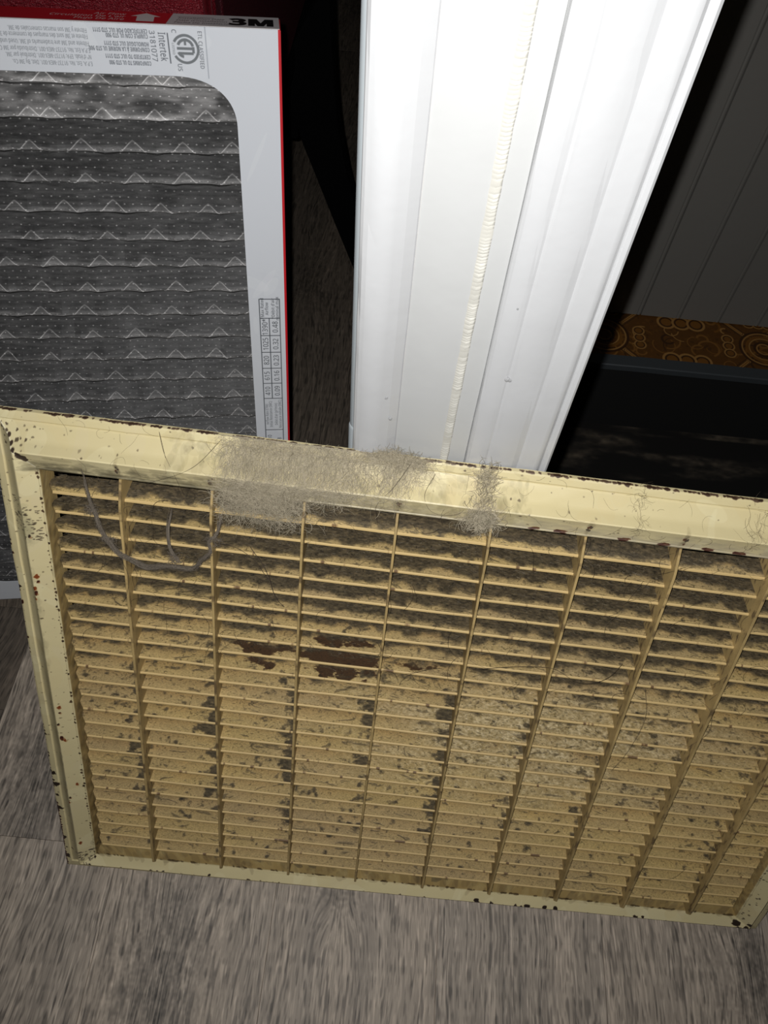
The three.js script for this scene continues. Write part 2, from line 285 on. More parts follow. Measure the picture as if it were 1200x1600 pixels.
// ---------------------------------------------------------------- red chair beyond the doorway
{
  const ch = tag(group('chair'), 'red leather upholstered chair with black curved legs behind the air filter', 'chair');
  ch.position.set(-0.4, 0, -0.9);
  const lb = dataTex(512, 512, (x, y, c) => { const w = Math.abs(fbm(x / 26, y / 17, 4) - 0.5) * 2, v = 255 * (0.35 + 0.45 * Math.sqrt(w) + 0.2 * vnoise(x / 3, y / 3)); c[0] = c[1] = c[2] = v; }, false);
  lb.repeat.set(7, 7);
  const red = new THREE.MeshPhysicalMaterial({ color: new THREE.Color().setRGB(0.17, 0.005, 0.012), roughness: 0.42, bumpMap: lb, bumpScale: 0.0035 });
  const redShaded = new THREE.MeshPhysicalMaterial({ color: new THREE.Color().setRGB(0.05, 0.002, 0.006), roughness: 0.5, bumpMap: lb, bumpScale: 0.002 });  // darker copy of the red: shade of the turned-away side put into the colour
  const seat = new RoundedBoxGeometry(0.47, 0.34, 0.56, 6, 0.024); seat.translate(0.0, 0.572, 0.0); mesh('seat', seat, red, ch);
  const side = new RoundedBoxGeometry(0.012, 0.31, 0.53, 4, 0.005); side.translate(0.2335, 0.572, -0.006); mesh('side_panel', side, redShaded, ch).userData.label = 'red leather side panel, its shade put into a darker colour';
  const pipe = new THREE.TubeGeometry(new THREE.CatmullRomCurve3([V(0.2315, 0.42, 0.272), V(0.2325, 0.56, 0.2735), V(0.2318, 0.70, 0.272)]), 24, 0.0035, 10); mesh('piping', pipe, red, ch);
  const fr = new RoundedBoxGeometry(0.46, 0.034, 0.52, 3, 0.006); fr.translate(0.005, 0.386, 0); mesh('seat_base', fr, M.black, ch);
  const L = [[-0.110, 0.50], [-0.1342, 0.4529], [-0.1585, 0.414], [-0.1765, 0.3758], [-0.179, 0.358], [-0.1755, 0.338], [-0.1701, 0.319], [-0.164, 0.295], [-0.1572, 0.2713], [-0.139, 0.222], [-0.115, 0.155], [-0.0877, 0.0816], [-0.068, 0.03], [-0.058, 0.0], [0.002 - 0.03, 0.0], [-0.045, 0.05], [-0.062, 0.10], [-0.0838, 0.1742], [-0.098, 0.228], [-0.109, 0.2809], [-0.1140, 0.318], [-0.1177, 0.3576], [-0.1205, 0.405], [-0.1229, 0.4539], [-0.122, 0.50]];
  const shp = new THREE.Shape(L.map(([x, y]) => new THREE.Vector2(x + 0.4, y)));
  const legG = new THREE.ExtrudeGeometry(shp, { depth: 0.026, bevelEnabled: true, bevelSize: 0.0015, bevelThickness: 0.0015, bevelSegments: 2 }); legG.translate(0, 0, -0.126);
  const leg = mesh('leg', legG, M.black, ch);
  const leg2 = mesh('leg', legG.clone().scale(-1, 1, 1), M.black, ch); leg2.geometry.index || leg2.geometry.computeVertexNormals();
  { const a = leg2.geometry.attributes.position; for (let i = 0; i < a.count; i += 3) { const x = a.getX(i), y = a.getY(i), z = a.getZ(i); a.setXYZ(i, a.getX(i + 1), a.getY(i + 1), a.getZ(i + 1)); a.setXYZ(i + 1, x, y, z); } leg2.geometry.computeVertexNormals(); }
  const rung = new RoundedBoxGeometry(0.47, 0.044, 0.022, 3, 0.004); rung.translate(0.0, 0.297, -0.112); mesh('stretcher', rung, M.black, ch);
}

// ---------------------------------------------------------------- pleated air filter
{
  const FW = 0.4, FH = 0.627, FT = 0.0255, B = 0.033;
  const f = tag(group('air_filter'), 'new pleated air filter in a white and red printed card frame, standing behind the grille', 'air filter');
  f.position.set(-0.10751, 0.0004, -0.46929);
  f.setRotationFromMatrix(new THREE.Matrix4().makeRotationY(0.19456).multiply(new THREE.Matrix4().makeRotationX(-0.16369)).multiply(new THREE.Matrix4().makeRotationZ(-0.03688)));
  const S = 3250;
  const face = canvasTex(1300, 2038, (c, w, h) => {
    c.fillStyle = '#d6d9de'; c.fillRect(0, 0, w, h);
    const r = rng(3); for (let i = 0; i < 260; i++) { c.fillStyle = `rgba(${r() < 0.5 ? '255,255,255' : '200,205,212'},.10)`; c.beginPath(); c.ellipse(r() * w, r() * h, 10 + r() * 60, 4 + r() * 14, r() * 3, 0, 7); c.fill(); }
    const X = (u) => (u + FW) * S, Y = (v) => (FH - v) * S;
    c.fillStyle = '#c8141f'; c.fillRect(w - 4, 0, 4, h);
    c.strokeStyle = 'rgba(150,155,162,.8)'; c.lineWidth = 2; c.beginPath(); c.moveTo(X(-0.0512), 0); c.lineTo(X(-0.0512), Y(0.594)); c.stroke();
    const text = (s, u, v, size, len, rot, col, font = '', align = 'left') => {
      c.save(); c.translate(X(u), Y(v)); c.rotate(rot); c.font = `${font} ${size}px sans-serif`; c.fillStyle = col; c.textBaseline = 'middle'; c.textAlign = align;
      const m = c.measureText(s).width; if (len) c.scale(len * S / m, 1); c.fillText(s, 0, 0); c.restore();
    };
    const ink = '#6d7177';
    [['CONFORMS TO UL STD 900', 0.6026, 0.0285], ['CERTIFIED TO ULC STD S111', 0.6064, 0.0305], ['CONFORME À LA NORME UL STD 900', 0.6112, 0.0405], ['HOMOLOGUÉ ULC STD S111', 0.6146, 0.0300], ['CUMPLE CON UL STD 900', 0.6195, 0.0280], ['CERTIFICADO POR ULC STD S111', 0.6226, 0.0360]].forEach(([s, v, l]) => text(s, -0.0900, v, 13, l, Math.PI, ink, 'bold'));
    [['E.P.A. Est. No. 91737-MEX-001. Dist. By 3M Co.', 0.6010, 0.0530], ["N° d'étab. EPA: 91737-MEX-001. Distribué par 3M.", 0.6052, 0.0565], ['E.P.A Est. No. 91737-MEX-001. Distribuida por 3M Compañía.', 0.6092, 0.0700], ['Filtrete and 3M are trademarks of 3M. Used under license.', 0.6135, 0.0700], ['Filtrete et 3M sont des marques de commerce de 3M, utilisées.', 0.6178, 0.0700], ['Filtrete y 3M son marcas comerciales de 3M.', 0.6216, 0.0510]].forEach(([s, v, l]) => text(s, -0.1299, v, 13, l, Math.PI, '#85898e'));
    const dn = Math.PI / 2, ink2 = '#5c6066';
    text('Intertek', -0.0806, 0.6135, 21, 0.0182, dn, ink2, '', 'center'); text('3181077', -0.0870, 0.6137, 17, 0.0196, dn, ink2, '', 'center');
    c.strokeStyle = ink2; c.lineWidth = 2.5; c.beginPath(); c.moveTo(X(-0.0768), Y(0.6222)); c.lineTo(X(-0.0766), Y(0.6030)); c.stroke();
    text('ETL CLASSIFIED', -0.0548, 0.6122, 13, 0.0240, dn, ink2, '', 'center');
    text('C', -0.0722, 0.6235, 14, 0, dn, ink2, '', 'center'); text('US', -0.0705, 0.6008, 14, 0, dn, ink2, '', 'center');
    c.save(); c.translate(X(-0.0655), Y(0.6125)); c.rotate(dn); const R = 28; c.strokeStyle = '#74787b'; c.fillStyle = '#74787b';
    c.lineWidth = 5.5; c.beginPath(); c.arc(0, 0, R, Math.PI * 0.67, Math.PI * 2.33); c.stroke();
    c.font = '8px sans-serif'; c.textAlign = 'center'; c.fillText('LISTED', 0, R + 2);
    c.lineWidth = 6; c.beginPath(); c.arc(-2, 0, 17, Math.PI * 0.62, Math.PI * 1.42); c.stroke(); c.fillRect(-17, -2.5, 9, 5);
    c.fillRect(-4, -19, 5.5, 38); c.fillRect(-5, -20, 13, 5.5); c.fillRect(6, -17, 5.5, 33); c.beginPath(); c.arc(0, 2, 16, Math.PI * 0.06, Math.PI * 0.36); c.stroke();
    c.restore();
    // rating table down the right rail
    c.strokeStyle = '#505459'; c.lineWidth = 2.5;
    const vs = [0.4140, 0.3942, 0.3756, 0.3570, 0.3385, 0.3205, 0.3018, 0.2607, 0.2330], u0 = -0.0238, u1 = -0.0058, um = -0.0155;
    c.strokeRect(X(u0), Y(vs[0]), X(u1) - X(u0), Y(vs[8]) - Y(vs[0]));
    for (const v of vs.slice(1, 8)) { c.beginPath(); c.moveTo(X(u0), Y(v)); c.lineTo(X(u1), Y(v)); c.stroke(); }
    c.beginPath(); c.moveTo(X(um), Y(vs[1])); c.lineTo(X(um), Y(vs[6])); c.stroke();
    const up = -Math.PI / 2, k = '#45494e', mid = (i) => (vs[i] + vs[i + 1]) / 2;
    ['1390*', '1025', '820', '615', '410'].forEach((s, i) => text(s, -0.0196, mid(i + 1), 21, 0, up, k, '', 'center'));
    ['0.48', '0.32', '0.23', '0.16', '0.09'].forEach((s, i) => text(s, -0.0106, mid(i + 1), 21, 0, up, k, '', 'center'));
    [['*Max Rated', -0.0215], ['Airflow', -0.0175], ["*Débit d'air", -0.0121], ['nominal max', -0.0082]].forEach(([s, u]) => text(s, u, mid(0), 13.5, 0, up, k, '', 'center'));
    [['Airflow Rate (CFM)', -0.0215, 0.027], ['Initial Resistance (IWC)', -0.0178, 0.034], ["Débit d'air (pi³/min)", -0.0125, 0.029], ['Résistance initiale (IWC)', -0.0085, 0.037]].forEach(([s, u, l]) => text(s, u, mid(6), 12.5, l, up, '#6a6e73', '', 'center'));
    text('L0-10', -0.0200, 0.2470, 18, 0, up, k, '', 'center'); text('88', -0.0100, 0.2470, 18, 0, up, k, '', 'center');
  });
  const card = std({ map: face, roughness: 0.5 });
  const shape = new THREE.Shape([[-FW, 0], [0, 0], [0, FH], [-FW, FH]].map(([a, b]) => new THREE.Vector2(a, b)));
  const hole = new THREE.Path(), x0 = -FW + B, x1 = -B, y0 = B, y1 = FH - B + 0.001, rr = 0.034;
  hole.moveTo(x0 + rr, y0); hole.lineTo(x1 - rr, y0); hole.quadraticCurveTo(x1, y0, x1, y0 + rr); hole.lineTo(x1, y1 - rr); hole.bezierCurveTo(x1, y1 - rr * 0.45, x1 - rr * 0.4, y1, x1 - rr * 1.25, y1); hole.lineTo(x0 + rr, y1); hole.quadraticCurveTo(x0, y1, x0, y1 - rr); hole.lineTo(x0, y0 + rr); hole.quadraticCurveTo(x0, y0, x0 + rr, y0);
  shape.holes.push(hole);
  const fg = new THREE.ExtrudeGeometry(shape, { depth: 0.0009, bevelEnabled: false, curveSegments: 16 }); fg.translate(0, 0, -0.0009);
  { const p = fg.attributes.position, u = fg.attributes.uv; for (let i = 0; i < p.count; i++) u.setXY(i, (p.getX(i) + FW) / FW, p.getY(i) / FH); }
  mesh('front_card', fg, card, f).userData.label = 'white printed front card';
  const bg = new THREE.ExtrudeGeometry(shape, { depth: 0.0009, bevelEnabled: false, curveSegments: 8 }); bg.translate(0, 0, -FT); mesh('back_card', bg, std({ color: 0xdddddd, roughness: 0.6 }), f);
  const topT = canvasTex(2048, 134, (c, w, h) => {
    const K = w / FW, X = (u) => (u + FW) * K;
    c.fillStyle = '#a8101c'; c.fillRect(0, 0, w, h); c.fillStyle = '#b2aeae'; c.beginPath(); c.moveTo(X(-0.0735), 0); c.lineTo(w, 0); c.lineTo(w, h); c.lineTo(X(-0.0775), h); c.fill();
    c.fillStyle = '#c8c3c1'; c.fillRect(0, h - 7, w, 7);
    c.fillStyle = '#c3bcba'; const ax = X(-0.0915); c.beginPath(); c.moveTo(ax, 14); c.lineTo(ax + 52, 52); c.lineTo(ax + 30, 52); c.lineTo(ax + 30, 108); c.lineTo(ax - 30, 108); c.lineTo(ax - 30, 52); c.lineTo(ax - 52, 52); c.fill();
    c.font = 'italic 30px sans-serif'; c.textAlign = 'right'; ['Air Flow', "Circulation De L'air", 'Flujo De Aire'].forEach((s, i) => c.fillText(s, X(-0.1055), 46 + i * 29));
    c.fillStyle = '#1a1718'; c.textAlign = 'left'; c.font = 'italic 22px sans-serif'; ["Installation Date", "Date d'installation", 'Fecha De Instalación'].forEach((s, i) => c.fillText(s, X(-0.070) - i * 6, 60 + i * 25)); c.fillRect(X(-0.070), 36, 125, 3);
    // the bold mark at the corner, drawn as strokes
    c.fillStyle = '#0c0b0c'; c.font = 'bold 112px sans-serif'; c.save(); c.translate(X(-0.0345), 106); const mm = c.measureText('3M').width; c.scale(0.0315 * K / mm, 0.92); c.fillText('3M', 0, 0); c.strokeStyle = '#0c0b0c'; c.lineWidth = 9; c.strokeText('3M', 0, 0); c.restore();
  });
  const tp = new RoundedBoxGeometry(FW, 0.0009, FT, 1, 0.0003);
  { tp.translate(-FW / 2, FH - 0.0001, -FT / 2); const p = tp.attributes.position, u = tp.attributes.uv; for (let i = 0; i < p.count; i++) u.setXY(i, (p.getX(i) + FW) / FW, -p.getZ(i) / FT); }
  mesh('top_panel', tp, std({ map: topT, roughness: 0.45 }), f).userData.label = 'red and white top edge with black lettering';
  const redCard = std({ color: new THREE.Color().setRGB(0.5, 0.012, 0.02), roughness: 0.5 });
  const sp = new RoundedBoxGeometry(0.0009, FH - 0.001, FT, 1, 0.0003); sp.translate(0.0003, FH / 2, -FT / 2); mesh('side_panel', sp, redCard, f).userData.label = 'red side edge';
  const sq = sp.clone(); sq.translate(-FW, 0, 0); mesh('side_panel', sq, redCard, f);
  const bt = new RoundedBoxGeometry(FW, 0.0009, FT, 1, 0.0003); bt.translate(-FW / 2, 0.0005, -FT / 2); mesh('bottom_panel', bt, std({ color: 0xdddddd, roughness: 0.6 }), f);
  // pleats: netted grey media folded once every 24 mm
  const TENT = 0.0372, pitch = 0.02378, prof = [[0, -0.0215], [0.25, -0.0165], [0.5, -0.0112], [0.70, -0.0068], [0.80, -0.0048], [0.88, -0.0036], [0.94, -0.0032], [0.985, -0.0036], [1.01, -0.0055], [1.0, -0.012], [1.0, -0.0215]];
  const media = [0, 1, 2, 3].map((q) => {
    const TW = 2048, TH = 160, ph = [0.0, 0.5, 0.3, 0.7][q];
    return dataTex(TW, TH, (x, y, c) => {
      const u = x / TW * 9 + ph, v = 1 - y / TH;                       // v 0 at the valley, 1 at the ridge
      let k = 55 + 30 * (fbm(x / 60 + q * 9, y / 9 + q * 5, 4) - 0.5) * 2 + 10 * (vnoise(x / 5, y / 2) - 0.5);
      if (q === 3) k += 16 + 60 * sst(0.35, 0.62, fbm(x / 170 + 3, y / 60, 3));   // paler patches on the top two pleats
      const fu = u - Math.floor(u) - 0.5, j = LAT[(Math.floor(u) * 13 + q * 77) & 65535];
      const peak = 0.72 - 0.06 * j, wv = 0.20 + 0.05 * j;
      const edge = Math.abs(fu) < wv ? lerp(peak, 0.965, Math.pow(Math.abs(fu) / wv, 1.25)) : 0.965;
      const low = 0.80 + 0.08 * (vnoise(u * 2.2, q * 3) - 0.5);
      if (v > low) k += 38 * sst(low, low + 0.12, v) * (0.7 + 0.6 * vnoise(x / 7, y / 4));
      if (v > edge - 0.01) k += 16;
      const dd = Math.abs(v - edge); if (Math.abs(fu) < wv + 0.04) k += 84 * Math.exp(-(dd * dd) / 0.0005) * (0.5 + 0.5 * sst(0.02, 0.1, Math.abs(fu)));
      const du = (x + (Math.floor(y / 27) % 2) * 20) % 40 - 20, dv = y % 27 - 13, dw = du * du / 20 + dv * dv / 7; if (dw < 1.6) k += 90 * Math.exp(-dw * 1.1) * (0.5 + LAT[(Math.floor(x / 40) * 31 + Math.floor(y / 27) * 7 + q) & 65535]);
      if (v > 0.975) k *= 0.38;  // shade of the fold painted into the map as a dark line below the ridge
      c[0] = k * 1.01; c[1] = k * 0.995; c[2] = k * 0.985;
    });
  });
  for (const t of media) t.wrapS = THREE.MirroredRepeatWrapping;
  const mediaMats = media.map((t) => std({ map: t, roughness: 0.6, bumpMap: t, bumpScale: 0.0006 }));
  const L = FW - 2 * 0.018, r = rng(19);
  for (let i = 0; i < 25; i++) {
    const vt = FH - 0.0391 - pitch * (i - 1) - 0.0015, q = i % 3, ph = r();
    const rings = [], N = 66;
    for (let s = 0; s <= N; s++) {
      const x = -FW + 0.018 + L * s / N, uu = (x / TENT + ph * 9), fu = uu - Math.floor(uu) - 0.5, tent = Math.exp(-fu * fu * 40), wob = (fbm(x * 30 + i * 11, i * 5.3, 3) - 0.5);
      rings.push(prof.map(([t, n]) => { const a = sst(0.2, 0.9, t) * (n > -0.012 ? 1 : 0.2); return V(x, vt - t * pitch + a * (0.0030 * wob - 0.0007 * tent), Math.min(-0.0012, n + a * (0.0016 * tent + 0.0030 * wob))); }));
    }
    const uvf = (p) => [(p.x + FW) / (TENT * 9) + ph, 1 - Math.min(1, Math.max(0, (vt - p.y) / pitch))];
    const g = loft(rings, { closed: false, crease: 0, uv: uvf });
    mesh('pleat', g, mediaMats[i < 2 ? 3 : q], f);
  }
}

// ---------------------------------------------------------------- the grille
const gr = tag(group('vent_grille'), 'large cream painted metal return air grille matted with dust, leaning on the white casings', 'vent grille');
gr.position.set(-0.25664, 0.0438, -0.12983);
gr.rotation.set(-0.42338, -0.01653, 0, 'YXZ');
const TW = 0.0951, twist = (u, v) => TW * (u - 0.33) * (v - 0.2);      // the sheet is slightly sprung
const uL = 0.0078, uR = 0.6415, vB = 0.0025, vT = 0.4300, SP = 0.06586, pitchS = 0.0165, v0S = 0.4117, rows = 26;
const FU0 = -0.045, FU1 = 0.695, FV0 = -0.05, FV1 = 0.48;
const frameTex = canvasTex(2048, 1468, (c, w, h) => {
  const r = rng(77), S = w / (FU1 - FU0), X = (u) => (u - FU0) * S, Y = (v) => (FV1 - v) * S;
  c.fillStyle = '#cfc194'; c.fillRect(0, 0, w, h);
  for (let i = 0; i < 900; i++) { c.fillStyle = ['rgba(238,228,190,.16)', 'rgba(205,188,132,.16)', 'rgba(200,196,160,.12)'][Math.floor(r() * 3)]; c.beginPath(); c.ellipse(r() * w, r() * h, 8 + r() * 50, 4 + r() * 22, r() * 3, 0, 7); c.fill(); }
  const blob = (u, v, s, col, sx = 1, n = 9) => { c.fillStyle = col; c.beginPath(); const x = X(u), y = Y(v), a0 = r() * 6; for (let i = 0; i < n; i++) { const a = a0 + i / n * 6.283, q = s * S * (0.55 + 0.75 * r()); c[i ? 'lineTo' : 'moveTo'](x + Math.cos(a) * q * sx, y + Math.sin(a) * q); } c.closePath(); c.fill(); };
  const smear = (u0, v0, u1, v1, wd, col, n = 30) => { for (let i = 0; i < n; i++) { const t = r(); const g = (r() + r() + r() - 1.5) * wd; c.fillStyle = col; c.beginPath(); c.ellipse(X(lerp(u0, u1, t) + g), Y(lerp(v0, v1, t) + (r() - 0.5) * wd), wd * S * (0.4 + r() * 0.6), wd * S * (0.6 + r() * 1.6), 0, 0, 7); c.fill(); } };
  // specks all round the border
  for (let i = 0; i < 800; i++) { const side = r(); let u, v; if (side < 0.45) { u = lerp(FU0, uL, r()); v = lerp(FV0, FV1, r()); } else if (side < 0.8) { u = lerp(FU0, FU1, r()); v = vT + r() * 0.05; } else { u = lerp(uR, FU1, r()); v = lerp(FV0, FV1, r()); } blob(u, v, 0.0002 + r() * r() * 0.0007, 'rgba(70,58,44,' + (0.3 + r() * 0.5) + ')', 1 + r()); }
  const rust = '#3a1c12', dark = '#2c2118', rustL = '#7c3f1d';
  // chipped outer edges
  for (let v = FV0; v < FV1; v += 0.004) if (r() < 0.45) blob(uL - 0.0380 + r() * 0.001, v, 0.0007 + r() * r() * 0.0022, r() < 0.5 ? rust : dark);
  for (const [v, s] of [[0.1, 0.003], [0.085, 0.0035], [0.07, 0.002], [0.052, 0.0036], [0.008, 0.002], [-0.02, 0.003]]) blob(uL - 0.035, v, s, dark);
  for (let v = FV0; v < 0.06; v += 0.004) blob(uL - 0.0380, v, 0.0016 + r() * 0.001, '#3c1a1c');
  for (let u = FU0; u < FU1; u += 0.003) if (r() < 0.75) blob(u, vT + 0.0380 + r() * 0.0006, 0.0006 + r() * 0.0009, r() < 0.6 ? '#3d2a1e' : '#5a4636', 1.8);
  for (let u = FU0; u < FU1; u += 0.006) if (r() < 0.4) blob(u, vB - 0.0086 - r() * 0.001, 0.0004 + r() * r() * 0.0018, dark, 1.5);
  for (const [u, s] of [[0.385, 0.0022], [0.435, 0.0026], [0.452, 0.002], [0.463, 0.0018], [0.12, 0.0012], [0.55, 0.0014]]) blob(u, vB - 0.0078, s * 0.8, '#241812', 1.6);
  // lip of the opening, left: broken dark line
  for (let v = 0; v < vT; v += 0.0035) if (r() < 0.62) blob(uL - 0.0022 + r() * 0.0014, v, 0.0005 + r() * 0.0011, r() < 0.5 ? '#4a3826' : '#302318', 0.8);
  // left border: soft dark reflection painted along the fold, a little dirt, rust patches
  smear(-0.0085, 0.345, -0.008, 0.24, 0.0026, 'rgba(60,52,40,.055)', 60); smear(-0.0085, 0.25, -0.0085, 0.05, 0.0011, 'rgba(54,46,36,.10)', 130); smear(-0.0105, 0.03, -0.0095, -0.01, 0.0009, 'rgba(54,46,36,.10)', 40);
  smear(-0.007, 0.40, -0.006, 0.37, 0.004, 'rgba(90,80,62,.05)', 30);
  for (const [u, v, s, col] of [[-0.0042, 0.339, 0.0026, rustL], [-0.0040, 0.334, 0.0016, rust], [-0.0036, 0.202, 0.0022, rustL], [-0.0036, 0.196, 0.0014, rust], [-0.0052, 0.166, 0.0026, rust], [-0.003, 0.163, 0.0018, rustL], [0.0008, 0.105, 0.0020, rustL], [-0.0058, 0.090, 0.0016, dark], [-0.0062, 0.183, 0.0016, dark], [-0.0048, 0.375, 0.0018, dark], [-0.007, 0.328, 0.0024, rustL], [-0.0065, 0.323, 0.0022, rust], [-0.0075, 0.318, 0.0016, rustL], [-0.0095, 0.134, 0.0026, rustL], [-0.010, 0.112, 0.0012, dark], [-0.0105, 0.086, 0.003, rust], [-0.0075, 0.084, 0.0016, rustL], [-0.004, 0.024, 0.0022, rustL], [-0.0105, 0.012, 0.0018, dark], [-0.012, 0.374, 0.0016, dark], [-0.001, -0.022, 0.003, dark], [0.005, -0.02, 0.0025, '#57514c']]) { blob(u, v, s, col, 0.7); blob(u + 0.0006, v - 0.001, s * 0.6, 'rgba(120,60,25,.4)'); }
  for (let i = 0; i < 120; i++) blob(lerp(-0.022, 0.004, r()), 0.385 + (r() - 0.5) * 0.03, 0.0002 + r() * 0.0005, 'rgba(60,50,38,.7)', 2);
  for (let i = 0; i < 100; i++) blob(lerp(-0.012, 0.006, r()), 0.012 - r() * 0.03, 0.0003 + r() * 0.0007, 'rgba(60,52,42,.7)', 1.6);
  // walls of the opening: tan and grimy
  c.fillStyle = '#a88f5c'; c.fillRect(X(uL + 0.0006), Y(vT - 0.0006), X(uR - 0.0006) - X(uL + 0.0006), Y(vB + 0.0006) - Y(vT - 0.0006));
  for (let i = 0; i < 1500; i++) { const q = r(); const u = q < 0.4 ? lerp(uL, uR, r()) : q < 0.7 ? uL + 0.02 * r() : uR - 0.02 * r(), v = q < 0.4 ? vB + 0.02 * r() : lerp(vB, vT, r()); c.fillStyle = r() < 0.6 ? 'rgba(84,72,52,.16)' : 'rgba(205,185,135,.12)'; c.beginPath(); c.ellipse(X(u), Y(v), 3 + r() * 14, 3 + r() * 9, r() * 3, 0, 7); c.fill(); }
  for (let i = 0; i < 90; i++) blob(lerp(uL, uR, r()), vB + 0.006 + 0.012 * r(), 0.0008 + r() * 0.003, 'rgba(96,86,66,.55)', 1.7);
  for (let u = uL; u < uR; u += 0.004) if (r() < 0.5) blob(u + r() * 0.003, vB + 0.0006, 0.0003 + r() * 0.0004, 'rgba(58,44,28,.7)', 2 + r() * 5);
  // mitre crack, top left
  c.strokeStyle = 'rgba(245,238,215,.6)'; c.lineWidth = 3; c.beginPath(); c.moveTo(X(uL - 0.037), Y(vT + 0.037)); c.lineTo(X(uL - 0.002), Y(vT + 0.002)); c.stroke();
  for (const [t, s] of [[0.05, 0.0022], [0.12, 0.0014], [0.42, 0.0012], [0.52, 0.0012], [0.60, 0.0013], [0.68, 0.0022], [0.74, 0.0024], [0.80, 0.0018]]) blob(lerp(uL - 0.036, uL, t), lerp(vT + 0.036, vT, t) + 0.0012, s, '#3b2f25', 1.3);
  for (let i = 0; i < 16; i++) blob(lerp(-0.022, 0.0, r()), lerp(vT + 0.012, vT + 0.03, r()), 0.0004 + r() * 0.001, 'rgba(60,48,36,.8)');
  // bottom right corner: missing paint
  for (let i = 0; i < 16; i++) blob(uR + 0.006 + (r() - 0.5) * 0.016, vB - 0.008 + (r() - 0.5) * 0.014, 0.0008 + r() * 0.0022, dark, 1.4);
  for (let i = 0; i < 60; i++) blob(uR + r() * 0.012, 0.0 + r() * 0.2, 0.0003 + r() * 0.001, 'rgba(60,52,42,.7)');
  // inner band of the top: grey film, rust dashes along the lip, dark welds over each blade
  for (let i = 0; i < 1700; i++) { const u = lerp(0, FU1, r()), d = r() * r() * 0.014; c.fillStyle = u < 0.16 ? 'rgba(92,80,64,.16)' : 'rgba(150,146,124,.10)'; c.beginPath(); c.ellipse(X(u), Y(vT + d), 4 + r() * 22, 1.5 + r() * 4, 0, 0, 7); c.fill(); }
  for (const u of [0.358, 0.377, 0.4205, 0.448, 0.478, 0.50]) { blob(u, vT + 0.0016, 0.0016, '#45261c', 2.6); blob(u + 0.002, vT + 0.0022, 0.0009, '#60402c', 3); }
  for (let k = 1; k < 10; k++) { for (let i = 0; i < 5; i++) blob(k * SP + (r() - 0.5) * 0.003, vT + 0.004 + r() * 0.008, 0.0008 + r() * 0.0012, i % 2 ? '#5a3a2a' : '#4a4238', 0.7); smear(k * SP, vT + 0.003, k * SP, vT + 0.014, 0.002, 'rgba(90,78,60,.10)', 14); }
  for (let i = 0; i < 420; i++) { c.fillStyle = 'rgba(120,108,84,.10)'; c.beginPath(); c.ellipse(X(0.1 + 0.25 * r()), Y(vT + r() * 0.036), 3 + r() * 16, 2 + r() * 8, r() * 3, 0, 7); c.fill(); }
});
const framePaint = new THREE.MeshPhysicalMaterial({ map: frameTex, roughness: 0.46, bumpMap: paintBump, bumpScale: 0.0002 });
const gB = (d) => (d < 0.0165 ? 0.56 * d : 0.56 * 0.0165 + (d - 0.0165) * (0.0382 - 0.56 * 0.0165) / (0.0382 - 0.0165));   // the bottom rail's inner bevel is steeper
const frameUV = (p) => [((p.tu ?? p.x) - FU0) / (FU1 - FU0), ((p.tv ?? p.y) - FV0) / (FV1 - FV0)];
{
  // cross-section: d outwards from the lip of the opening, n out of the plane
  const P0 = [[0, -0.021], [0, -0.0010], [0.0003, -0.0001], [0.0012, 0.0002], [0.0018, -0.0001], [0.0030, 0.0002], [0.0134, 0.0050], [0.0146, 0.0057], [0.0156, 0.0052], [0.0168, 0.0032], [0.0186, -0.0010], [0.0210, -0.0046], [0.0248, -0.0082], [0.0290, -0.0110], [0.0302, -0.0119], [0.0310, -0.0119], [0.0318, -0.0112], [0.0362, -0.0117], [0.0376, -0.0124], [0.0382, -0.0140], [0.0382, -0.0290], [0.0373, -0.0290], [0.0372, -0.0142], [0.0360, -0.0130], [0.0300, -0.0132], [0.0240, -0.0098], [0.0200, -0.0058], [0.0176, -0.0022], [0.0158, 0.0022], [0.0144, 0.0040], [0.0030, -0.0012], [0.0011, -0.0016], [0.0010, -0.021]];
  const rail = (fn, seed, back, n = 60) => {
    const P = P0.map(([d, m]) => [d, m < -0.025 ? back : m]);
    const rings = [];
    for (let i = 0; i <= n; i++) {
      const s = i / n, e = 0.0007 * (fbm(s * 90, seed, 3) - 0.5), dent = 0.0010 * (fbm(s * 9, seed + 20, 3) - 0.5);
      rings.push(P.map(([d, m], j) => { const [u, v] = fn(s, d + (d > 0.03 ? e : 0)); const p = V(u, v, m + dent * (d > 0.002 && j > 4 ? 1 : 0.25)); [p.tu, p.tv] = d < 0.0008 ? fn(s, d + m) : m < -0.0135 ? fn(s, d - m - 0.0135) : [u, v]; return p; }));
    }
    return loft(rings, { uv: frameUV, crease: 0.45, warp: twist });
  };
  mesh('frame_rail', rail((s, d) => [lerp(uL - d, uR + d, s), vT + d], 1, -0.0158), framePaint, gr).userData.label = 'top rail of the frame, bright cream';
  mesh('frame_rail', rail((s, d) => [lerp(uR + d, uL - d, s), vB - gB(d)], 2, -0.0275), framePaint, gr).userData.label = 'bottom rail with chipped edge';
  mesh('frame_rail', rail((s, d) => [uL - d, lerp(vB - gB(d), vT + d, s)], 3, -0.0175), framePaint, gr).userData.label = 'left rail with rust spots';
  mesh('frame_rail', rail((s, d) => [uR + d, lerp(vT + d, vB - gB(d), s)], 4, -0.0175), framePaint, gr);
}
